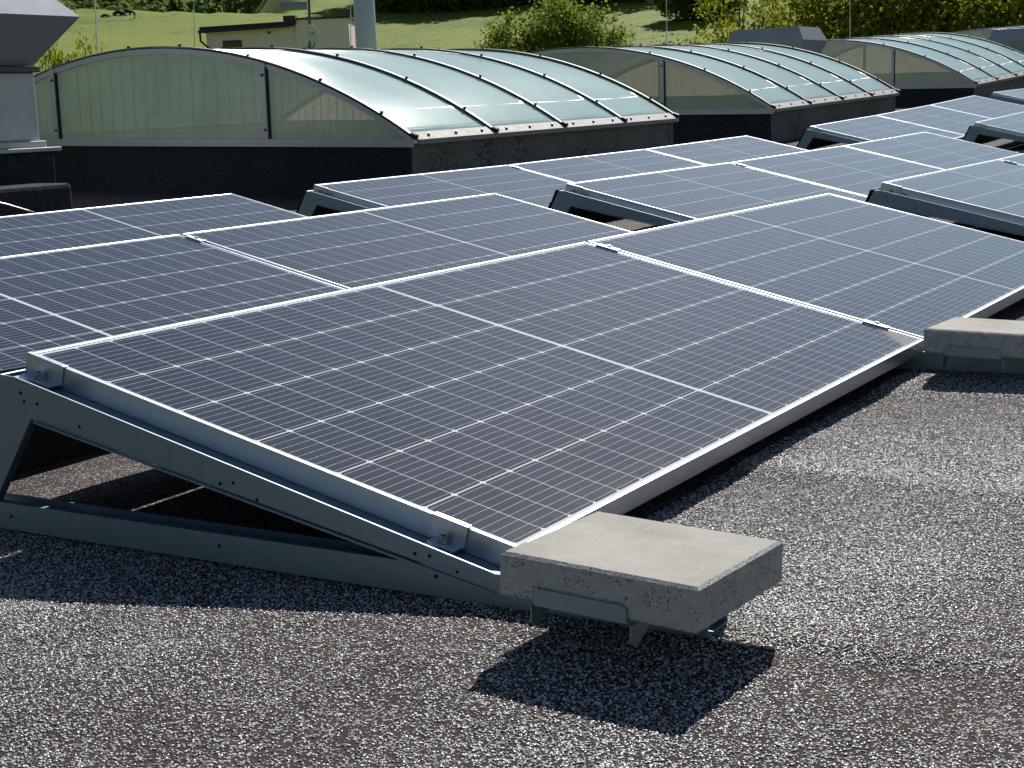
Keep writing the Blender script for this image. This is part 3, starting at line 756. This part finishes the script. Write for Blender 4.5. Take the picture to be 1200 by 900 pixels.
# felt-wrapped block beside it
pB = at(85, 214, Y=5.9)
b = MB(); b.box(pB.x-1.6, pB.x, 5.9, 6.25, G0-0.02, pB.z)
o = b.build('felt_kerb_block', M_bit, bevel=0.03); tag(o, 'low black felt-wrapped kerb block below the pale ventilation unit', 'kerb block')
b = MB(); b.tube([at(-30, 232, Y=5.85), at(6, 239, Y=5.84), at(33, 247, Y=5.83), at(40, 249, Y=5.86)], 0.006, 6)
o = b.build('conductor_wire', M_wire, smooth=True); tag(o, 'thin pale wire lying against the black kerb block at the left', 'wire')
# far hoods
def far_vent(um, vm, ul, ur, vt, vb, X, label):
    m_ = at(um, vm, X=X); l = at(ul, vm, X=X); rr = at(ur, vm-3, Y=m_.y)
    fl = 0.17; z0 = G0 + hh(X+1, m_.y)
    top = at(um, vt, X=X).z; low = at(um, vb, X=X).z
    vent(m_.x+fl, rr.x-fl, m_.y+fl, l.y-fl, z0, z0+0.3, low-0.06, low-0.04, low-0.03, m_.z, top, fl, label)
far_vent(941, 46, 851, 970, 30, 74, 20.3, 'grey flared ventilation hood behind the second skylight')
far_vent(1250, 44, 1156, 1280, 30, 60, 30.2, 'farthest ventilation hood at the right edge before the trees')

# flue
pa, pb = at(418.5, 62, Y=11.6), at(441, 62, Y=11.6)
pc = at(429.8, 62, Y=11.6); fr = 12.3/1807.3*(pc-CAM).dot(FWD)
r = empty('flue_pipe', (pc.x, pc.y, -0.25), 'tall round stainless flue pipe rising behind the nearest skylight', 'flue pipe')
b = MB(); b.tube([(0, 0, 0), (0, 0, 1.4), (0, 0, 1.402), (0, 0, 5)], fr, 32); b.build('pipe', M_steel, r, smooth=True)
b = MB(); b.tube([(0, 0, 0), (0, 0, 0.12)], fr*1.6, 32); b.build('collar', M_galv2, r)
b = MB(); b.tube([(0, 0, 5.1), (0, 0, 5.3)], fr*1.5, 32, r2=fr*0.3); b.build('rain_cap', M_steel, r)
# lightning rods
def rod(u0, v0, u1, v1, Y, rad, label, h=2.2):
    a, c = at(u0, v0, Y=Y), at(u1, v1, Y=Y); d = (c - a).normalized()
    base = G0 + hh(a.x, a.y) - 0.02
    st = a - d*((a.z-base)/d.z)
    r = empty('lightning_rod', st, label, 'lightning rod', 'thin lightning rods on the roof')
    b = MB(); b.tube([Vector((0,0,0)), d*(h+1.5)], rad, 8, r2=rad*0.6); b.build('rod', M_wire, r, smooth=True)
    b = MB(); b.tube([(0,0,0.0), (0,0,0.07)], 0.13, 16); b.build('foot', M_conc, r)
rod(115, 62, 111, 0, 9.9, 0.011, 'thin pale lightning rod rising left above the nearest skylight arch')
rod(781.5, 62, 781, 0, 9.9, 0.010, 'thin lightning rod over the second skylight, right of the green bushes')
rod(996, 52, 996, 0, 9.9, 0.012, 'thin pale lightning rod in front of the trees at the right')
rod(411, 60, 411, 0, 12.4, 0.008, 'thin lightning rod just left of the flue pipe')
rod(228, 58, 227, 0, 12.6, 0.006, 'very faint lightning rod before the meadow, left of the cream building')

# cables under the raised right-edge panel
def cable(pts, name, label):
    b = MB(); P = [Vector(p) for p in pts]; out = []
    for i in range(len(P)-1):
        p0 = P[max(0, i-1)]; p1 = P[i]; p2 = P[i+1]; p3 = P[min(len(P)-1, i+2)]
        for k in range(6):
            t = k/6; out.append(0.5*((2*p1)+(p2-p0)*t+(2*p0-5*p1+4*p2-p3)*t*t+(3*p1-p0-3*p2+p3)*t**3))
    out.append(P[-1]); b.tube(out, 0.004, 6)
    o = b.build(name, M_cable, smooth=True); tag(o, label, 'cable')
hz = hh(x_h, 0)
cable([(x_h+0.1, -0.35, hz-0.13), (x_h+0.05, -0.42, hz-0.27), (x_h-0.02, -0.5, hz-0.295), (x_h-0.3, -0.55, hz-0.30), (x_h-0.62, -0.4, hz-0.30)], 'solar_cable', 'black cable lying in the gap under the right-edge panel frame')
cable([(x_i+0.1, PITCH-0.3, hh(x_i,PITCH)-0.12), (x_i-0.1, PITCH-0.4, hh(x_i,PITCH)-0.24), (x_i-0.5, PITCH-0.45, hh(x_i,PITCH)-0.29), (x_i-1.2, PITCH-0.3, hh(x_i,PITCH)-0.29)], 'solar_cable', 'black cable tangle beside the far middle row end frame')

# ------------------------------------------------------------------ terrain
def az_of(x, y): return math.degrees(math.atan2(y-CAM.y, x-CAM.x))
def sm(a, b, x):
    t = max(0, min(1, (x-a)/(b-a))); return t*t*(3-2*t)
def terrain_z(x, y):
    d = math.hypot(x-CAM.x, y-CAM.y); az = az_of(x, y)
    base = -7.4 + 0.14*max(0, d-50) if d < 900 else -7.4 + 0.14*850
    left = sm(37.5, 41, az) * (1 - sm(75, 95, az))
    crest = 205 + (az-45)*1.5
    alt = base
    if d > crest:
        bc = -7.4 + 0.14*(crest-50); e = d - crest
        alt = bc + 0.4 - 0.06*min(e, 90) + 0.22*max(0, min(e, 700)-120)
    z = base*(1-left) + alt*left
    if d > 120: z += 1.2*noise.noise(Vector((x*0.012, y*0.012, 0)))*min(1, (d-120)/60)
    z += 0.25*noise.noise(Vector((x*0.08, y*0.08, 3)))
    return z
def terrain():
    rs = [6, 15, 30, 45, 60, 75] + lerp(85, 300, 90) + lerp(310, 1000, 40) + [1300, 2000, 3000]
    azs = lerp(-180, 5, 60)[:-1] + lerp(5, 55, 160)[:-1] + lerp(55, 180, 40)
    v = [(CAM.x, CAM.y, -7.4)]; f = []; n = len(azs)
    for r_ in rs:
        for a in azs:
            x, y = CAM.x + r_*math.cos(R(a)), CAM.y + r_*math.sin(R(a)); v.append((x, y, terrain_z(x, y)))
    for j in range(len(rs)-1):
        for i in range(n-1): f.append((1+j*n+i, 1+(j+1)*n+i, 1+(j+1)*n+i+1, 1+j*n+i+1))
    for i in range(n-1): f.append((0, 1+i, 2+i))
    b = MB(); b.v = v; b.f = f; b.m = [0]*len(f)
    o = b.build('meadow_hillside', M_meadow, smooth=True); tag(o, kind='structure')
terrain()

def ground_at(u, d):
    k = at(u, 0, d=1) - CAM; k.z = 0; k.normalize(); p = CAM + k*d
    return Vector((p.x, p.y, terrain_z(p.x, p.y)))

# ------------------------------------------------------------------ trees
def crown_mesh(seed, nclump, nleaf, leaf, rx, rz, z0, mat, gap=0.0, column=False):
    rnd = random.Random(seed); b = MB(); cl = []
    for i in range(nclump):
        while True:
            p = Vector((rnd.uniform(-1, 1), rnd.uniform(-1, 1), rnd.uniform(-1, 1)))
            if p.length < 1 and p.length > 0.35: break
        p = Vector((p.x*rx, p.y*rx, z0 + rz + p.z*rz)); cl.append((p, rnd.uniform(0.16, 0.36)*rx))
    for p, s in cl:
        for k in range(nleaf):
            d = Vector((rnd.gauss(0, 1), rnd.gauss(0, 1), rnd.gauss(0, 1))).normalized() * (rnd.random()**0.45) * s
            c = p + d
            n = (d.normalized()*0.7 + Vector((rnd.gauss(0, 1), rnd.gauss(0, 1), rnd.gauss(0, 1)))*0.6 + Vector((0,0,.3))).normalized()
            a = n.orthogonal().normalized(); bb = n.cross(a); ang = rnd.uniform(0, 6.28)
            e1 = (a*math.cos(ang)+bb*math.sin(ang))*leaf*rnd.uniform(0.6, 1.3); e2 = n.cross(e1)*rnd.uniform(0.45, 0.8)
            b.poly([c-e1*0.5, c-e2*0.5+e1*0.05, c+e1*0.5, c+e2*0.5+e1*0.05])
    return b, cl
def make_tree(kind, seed, H, rx, mat, nclump, nleaf, leaf, trunk_frac=0.2, label='', cat='tree', group=None):
    r = empty(kind, (0, 0, 0), label, cat, group)
    z0 = H*trunk_frac; rz = (H-z0)/2
    b, cl = crown_mesh(seed, nclump, nleaf, leaf, rx, rz, z0, mat)
    b.build('crown', mat, r)
    t = MB(); t.tube([(0,0,-0.5), (0.1, 0, H*0.35), (0, 0.1, H*0.8)], H*0.022, 8, r2=H*0.006)
    for p, s in cl[:14]:
        z = min(p.z*0.55, H*0.6); t.tube([(0.05, 0.03, z), (p.x*0.5, p.y*0.5, (z+p.z)/2+0.1), p], H*0.008, 5, r2=H*0.002)
    t.build('trunk', M_bark, r, smooth=True)
    return r
protos = {}
def tree(kind, variant, u, d, H, label, group, yaw, wide=1.0):
    key = (kind, variant)
    spec = dict(
        woodland_tree=(9.0, 4.2, L_dark, 75, 44, 0.58, 0.0),
        leafy_tree=(8.0, 3.6, L_mid, 80, 60, 0.30, 0.05),
        young_yellow_tree=(9.0, 3.5, L_yel, 85, 42, 0.30, 0.12),
        green_broadleaf_tree=(9.0, 3.8, L_mix, 90, 60, 0.28, 0.06),
        sparse_tree=(5.0, 2.3, L_brn, 45, 34, 0.17, 0.03),
        shrub=(2.4, 1.5, L_dark, 22, 34, 0.20, 0.0))[kind]
    H0, rx, mat, nc, nl, lf, tf = spec
    if key not in protos:
        r = make_tree(kind, hash_(kind, variant), H0, rx, mat, nc, nl, lf, tf, label, 'shrub' if kind == 'shrub' else 'tree', group); protos[key] = r
    else:
        r = copy_tree(protos[key]); r['label'] = label
        if group: r['group'] = group
    g = ground_at(u, d); s = H/H0
    r.location = g; r.scale = (s*wide, s*wide, s); r.rotation_euler = (0, 0, yaw)
    return r
def hash_(k, v): return sum(ord(c) for c in k)*7 + v*131
L_mix = mat_leaf('leaves_fresh_green', (0.14, 0.17, 0.025), (0.34, 0.36, 0.045), 0.55)

rnd = random.Random(11)
# woodland band behind the meadow
us = [443, 462, 480, 497, 515, 534, 552, 571, 590, 607, 625, 643, 660, 678, 697, 716, 735, 752]
ordn = ['first','second','third','fourth','fifth','sixth','seventh','eighth','ninth','tenth','eleventh','twelfth','thirteenth','fourteenth','fifteenth','sixteenth','seventeenth','last']
for i, u_ in enumerate(us):
    tree('woodland_tree', i % 3, u_, 196 + rnd.uniform(-2, 4), rnd.uniform(8.0, 10.5), 'dark green tree, %s from the left in the woodland edge above the meadow' % ordn[i], 'trees of the dark woodland edge', rnd.uniform(0, 6), 0.95)
for i, u_ in enumerate((452, 488, 524, 562, 600, 636, 672, 707, 742)):
    tree('woodland_tree', (i+1) % 3, u_, 204 + rnd.uniform(0, 4), rnd.uniform(11, 13), 'taller dark tree, %s from the left in the second rank of the woodland edge' % (ordn[i] if i < 8 else 'rightmost'), 'trees of the dark woodland edge', rnd.uniform(0, 6))
# hedge clump right of it
for i, (u_, hgt, d_) in enumerate(((792, 5.0, 168), (806, 6.2, 168), (820, 5.6, 168), (835, 4.6, 167), (848, 3.8, 166))):
    tree('woodland_tree', i % 3, u_, d_, hgt, 'dark bush, %s from the left in the clump between woodland and yellow tree' % ordn[i], 'dark bushes on the far meadow', rnd.uniform(0, 6), 1.2)
# bright green bushes over the first skylight
for i, (u_, d_, hgt, wd) in enumerate(((566, 104, 3.0, 1.2), (589, 103, 4.6, 1.15), (614, 102, 5.6, 1.05), (638, 104, 6.6, 0.95), (661, 103, 6.4, 0.95), (684, 103, 5.7, 1.0), (703, 104, 4.0, 1.0))):
    tree('leafy_tree', i % 3, u_, d_, hgt+1.2, 'bright green leafy tree, %s from the left in the clump above the nearest skylight' % ordn[i], 'bright green trees behind the nearest skylight', rnd.uniform(0, 6), wd)
tree('young_yellow_tree', 0, 655, 112, 8.8, 'small yellow-green treetop poking up behind the bright green clump', None, 1.2, 0.35)
for i, (u_, d_, hgt) in enumerate(((568, 106, 3.0), (735, 96, 4.3), (757, 97, 5.2), (775, 96, 5.6), (800, 97, 4.6), (822, 96, 5.0), (842, 97, 4.5), (548, 108, 2.0))):
    tree('sparse_tree', i % 2, u_, d_, hgt, 'sparse bronze-green young tree, %s of the thin ones behind the skylights' % ordn[i], 'sparse young trees on the lower meadow', rnd.uniform(0, 6), 1.15)
# yellow tree
tree('young_yellow_tree', 1, 868, 88, 9.2, 'young yellow-leaved tree behind the left part of the roof hood', 'yellow-leaved trees', 0.4, 0.85)
tree('young_yellow_tree', 0, 846, 92, 5.6, 'lower yellow-leaved tree left of the roof hood', 'yellow-leaved trees', 2.4, 0.8)
# tree wall at the right
for i, (u_, d_, hgt, k_) in enumerate(((962, 86, 8.5, 0), (985, 88, 10.5, 0), (1010, 84, 9.5, 0), (1034, 87, 11, 0), (1058, 84, 10, 0), (1082, 87, 11, 0), (1106, 84, 10, 0), (1128, 86, 10, 1), (1150, 83, 9, 0), (1172, 86, 10, 1), (1196, 83, 10.5, 1), (1222, 86, 11, 0))):
    tree('green_broadleaf_tree' if k_ == 0 else 'young_yellow_tree', i % 3 if k_ == 0 else i % 2, u_, d_, hgt, '%s tree, %s from the left in the tall row behind the right-hand skylights' % ('fresh green' if k_ == 0 else 'yellow-green', ordn[i]), 'tall trees behind the right-hand skylights', rnd.uniform(0, 6))
# yellow saplings at the left behind the skylight
for i, (u_, hgt) in enumerate(((50, 6.6), (64, 6.0), (97, 6.5))):
    tree('young_yellow_tree', i % 2, u_, 68, hgt + 2.2, ('yellow sapling next to the big ventilation hood', 'lower yellow sapling between hood and skylight arch', 'yellow sapling crown showing above the skylight arch at the left')[i], 'yellow saplings at the left', i*1.7, 0.36)
# meadow shrubs / dark tufts
for i, (u_, d_) in enumerate(((473, 118), (538, 128), (610, 150), (740, 150), (905, 150), (925, 158))):
    tree('shrub', i % 2, u_, d_, 0.7, 'small dark tuft, %s from the left on the open meadow' % ordn[i], 'small dark tufts on the meadow', i*1.1, 1.0)
# far wooded hill, one mass
b = MB()
for i in range(260):
    u_ = rnd.uniform(40, 330); d_ = rnd.uniform(380, 620); g = ground_at(u_, d_)
    s = rnd.uniform(4, 8)
    for k in range(70):
        dd = Vector((rnd.gauss(0, 1), rnd.gauss(0, 1), rnd.gauss(0, 1))).normalized()*s*rnd.random()**0.4
        c = g + Vector((dd.x, dd.y, abs(dd.z)*1.0+1)); n = dd.normalized(); a = n.orthogonal().normalized()*rnd.uniform(0.6, 1.2); e = n.cross(a)
        b.poly([c-a, c-e, c+a, c+e])
o = b.build('far_woodland', L_dark); tag(o, 'distant wooded hillside beyond the meadow crest', 'woodland', kind='stuff')

# ------------------------------------------------------------------ cream building
def building():
    D = 90
    p0 = at(243, 60, d=D); c0 = at(349, 60, d=D); p1 = at(411, 60, d=D)
    ex = Vector((p1.x-p0.x, p1.y-p0.y, 0)); Lh = ex.length; ex.normalize(); ey = Vector((-ex.y, ex.x, 0))
    if ey.dot(FWD) < 0: ey = -ey
    ez = Vector((0, 0, 1))
    m = Matrix((ex, ey, ex.cross(ey))).transposed().to_4x4(); zb = terrain_z(p0.x, p0.y) - 0.5
    m.translation = (p0.x, p0.y, zb + 0.28)
    flip = ex.cross(ey).z
    r = empty('cream_building', None, 'cream rendered building with dark roof edge and gutter beyond the nearest skylight', 'building', mat=m)
    def Z(u, v): return (at(u, v, d=D).z - zb)*flip
    xm = Lh*(349-243)/168
    zl, zr_, zt = Z(243, 44), Z(349, 36), Z(380, 28.5)
    def lo(z): return z
    b = MB(); b.add([(0,0,0),(xm,0,0),(xm,6,0),(0,6,0),(0,0,zl),(xm,0,zr_),(xm,6,zr_),(0,6,zl)], [(0,3,2,1),(4,5,6,7),(0,1,5,4),(1,2,6,5),(2,3,7,6),(3,0,4,7)])
    b.build('low_wing', M_wall, r)
    b = MB(); b.box(xm+.002, Lh, -0.25, 7, 0, zt); b.build('tall_wing', M_wall, r)
    b = MB(); b.box(xm-0.05, Lh+0.1, -0.35, 7.1, zt+.001, zt+0.10); b.build('coping', M_darkroof, r)
    b = MB(); k = (zr_-zl)/xm
    b.add([(-0.3,-0.35,zl-0.1*k+.02),(xm-.01,-0.35,zr_+.02),(xm-.01,6.3,zr_+.02),(-0.3,6.3,zl+.02),(-0.3,-0.35,zl+0.3),(xm-.01,-0.35,zr_+0.26),(xm-.01,6.3,zr_+0.3),(-0.3,6.3,zl+0.3)], [(0,3,2,1),(4,5,6,7),(0,1,5,4),(1,2,6,5),(2,3,7,6),(3,0,4,7)])
    b.build('roof_edge', M_darkroof, r)
    b = MB(); b.box(xm-0.65, xm+0.05, -0.55, 0.4, zr_+0.1, zr_+0.55); b.build('chimney_box', M_darkroof, r)
    b = MB(); b.tube([(-0.35, -0.5, zl+0.02), (xm-0.3, -0.5, zr_+0.0)], 0.09, 8); b.tube([(-0.25, -0.5, zl), (-0.25, -0.45, zl-0.5), (0.12, -0.12, zl-0.9), (0.12, -0.12, 0)], 0.07, 8); b.build('gutter', M_darkroof, r)
    wx0, wx1 = Lh*(262-243)/168, Lh*(284-243)/168; wz1 = Z(262, 53.5); wz0 = wz1 - 1.1
    b = MB(); b.box(wx0, wx1, -0.04, -0.004, wz0, wz1); w_ = b.build('window', M_darkroof, r)
    b = MB(); b.box(wx0+0.06, wx1-0.06, -0.06, -0.045, wz0+0.06, wz1-0.08); b.build('pane', M_glassdark, w_)
    lx = Lh*(317-243)/168; lz = Z(317, 44)
    b = MB(); b.box(lx-0.06, lx+0.06, -0.13, -0.002, lz-0.06, lz+0.06); b.build('wall_lamp', M_darkroof, r)
building()
pm = at(362, 62, d=84)
r = empty('antenna_mast', (pm.x, pm.y, terrain_z(pm.x, pm.y)-0.2), 'dark mast with flat grey arm and round white dish before the cream building', 'antenna mast')
def loc(u, v, d=84): return at(u, v, d=d) - r.location
b = MB(); top = loc(361, -20); bot = Vector((loc(363, 62).x, loc(363, 62).y, 0)); b.tube([bot, loc(363.5, 62), loc(362.5, 15), top], 0.075, 8); b.build('pole', M_galv2, r, smooth=True)
b = MB(); b.tube([loc(328, 8), loc(360, 6.5)], 0.22, 4); b.build('arm_antenna', M_hood, r)
ctr = loc(366, 39.5, 83.7); nd = (CAM - pm); nd.z = 0; nd.normalize(); nd = (nd*0.95 + RIGHT*0.25).normalized(); a_ = nd.orthogonal().normalized(); e_ = nd.cross(a_)
b = MB(); n = 24; prev = None
for j, (rr, dz) in enumerate(((0.02, -0.16), (0.2, -0.12), (0.36, -0.05), (0.46, 0.0))):
    ring = [ctr + a_*rr*math.cos(k*2*math.pi/n)*0.85 + e_*rr*math.sin(k*2*math.pi/n)*1.1 + nd*dz for k in range(n)]
    if prev:
        for k in range(n): b.poly([prev[k], prev[(k+1)%n], ring[(k+1)%n], ring[k]])
    prev = ring
d_ = b.build('dish', M_dish, r, solid=0.02)
b = MB(); b.tube([ctr - nd*0.15, ctr + nd*0.3], 0.03, 6); b.build('feed_arm', M_darkroof, d_)
b = MB(); b.tube([loc(366, 46), loc(369, 50), loc(367, 56), loc(363, 58), loc(360, 53)], 0.04, 6); b.build('cable', M_cable, r)

# ------------------------------------------------------------------ cows on the crest
def cow(u, d, mat, scale, yaw, label):
    g = ground_at(u, d)
    me = bpy.data.meshes.new('cow')
    J = [(0,0,1.0), (0.55,0,1.02), (-0.55,0,1.02), (1.0,0,0.85), (1.3,0,0.35), (1.48,0,0.2),
         (0.55,0.2,0.55), (0.55,0.2,0.05), (0.55,-0.2,0.55), (0.58,-0.2,0.05), (-0.62,0.22,0.55), (-0.55,0.22,0.05), (-0.62,-0.22,0.55), (-0.6,-0.22,0.05), (-0.95,0,0.9), (-1.0,0,0.45)]
    E_ = [(0,1),(0,2),(1,3),(3,4),(4,5),(1,6),(6,7),(1,8),(8,9),(2,10),(10,11),(2,12),(12,13),(2,14),(14,15)]
    rad = [0.40, 0.38, 0.38, 0.2, 0.16, 0.11, 0.11, 0.06, 0.11, 0.06, 0.13, 0.06, 0.13, 0.06, 0.05, 0.03]
    me.from_pydata(J, E_, []); me.materials.append(mat)
    o = bpy.data.objects.new('cow', me); COL.objects.link(o)
    sk = o.modifiers.new('skin', 'SKIN')
    if not me.skin_vertices:
        bm = bmesh.new(); bm.from_mesh(me); bm.verts.layers.skin.verify(); bm.to_mesh(me); bm.free()
    for v, rr in zip(me.skin_vertices[0].data, rad): v.radius = (rr, rr)
    me.skin_vertices[0].data[0].use_root = True
    o.modifiers.new('sub', 'SUBSURF').levels = 1
    o.location = g - Vector((0, 0, 0.2)); o.scale = (scale, scale*1.2, scale*0.75); o.rotation_euler = (0, 0, yaw)
    tag(o, label, 'cow', 'cows grazing on the crest')
M_cowb = NT('cow_brown').P(col=(0.07, 0.02, 0.012), rough=0.8); M_cowk = NT('cow_black').P(col=(0.01, 0.01, 0.011), rough=0.8)
cow(121, 198, M_cowb, 0.55, R(-60), 'brown cow grazing on the meadow crest at the upper left')
cow(137, 200, M_cowk, 0.75, R(-70), 'black cow on the crest beside the brown cow')
cow(147, 201, M_cowk, 0.8, R(-55), 'black cow on the crest, farther right at the top edge')
for i, (u_, lab) in enumerate(((87, 'small weathered fence post on the crest left of the cows'), (156, 'small fence post on the crest right of the cows'))):
    g = ground_at(u_, 196); b = MB(); b.tube([(0,0,-0.2), (0,0.02,0.9)], 0.07, 7, r2=0.06); o = b.build('fence_post', M_bark); o.location = g; tag(o, lab, 'post', 'fence posts on the crest')
print('objects', len(bpy.data.objects))
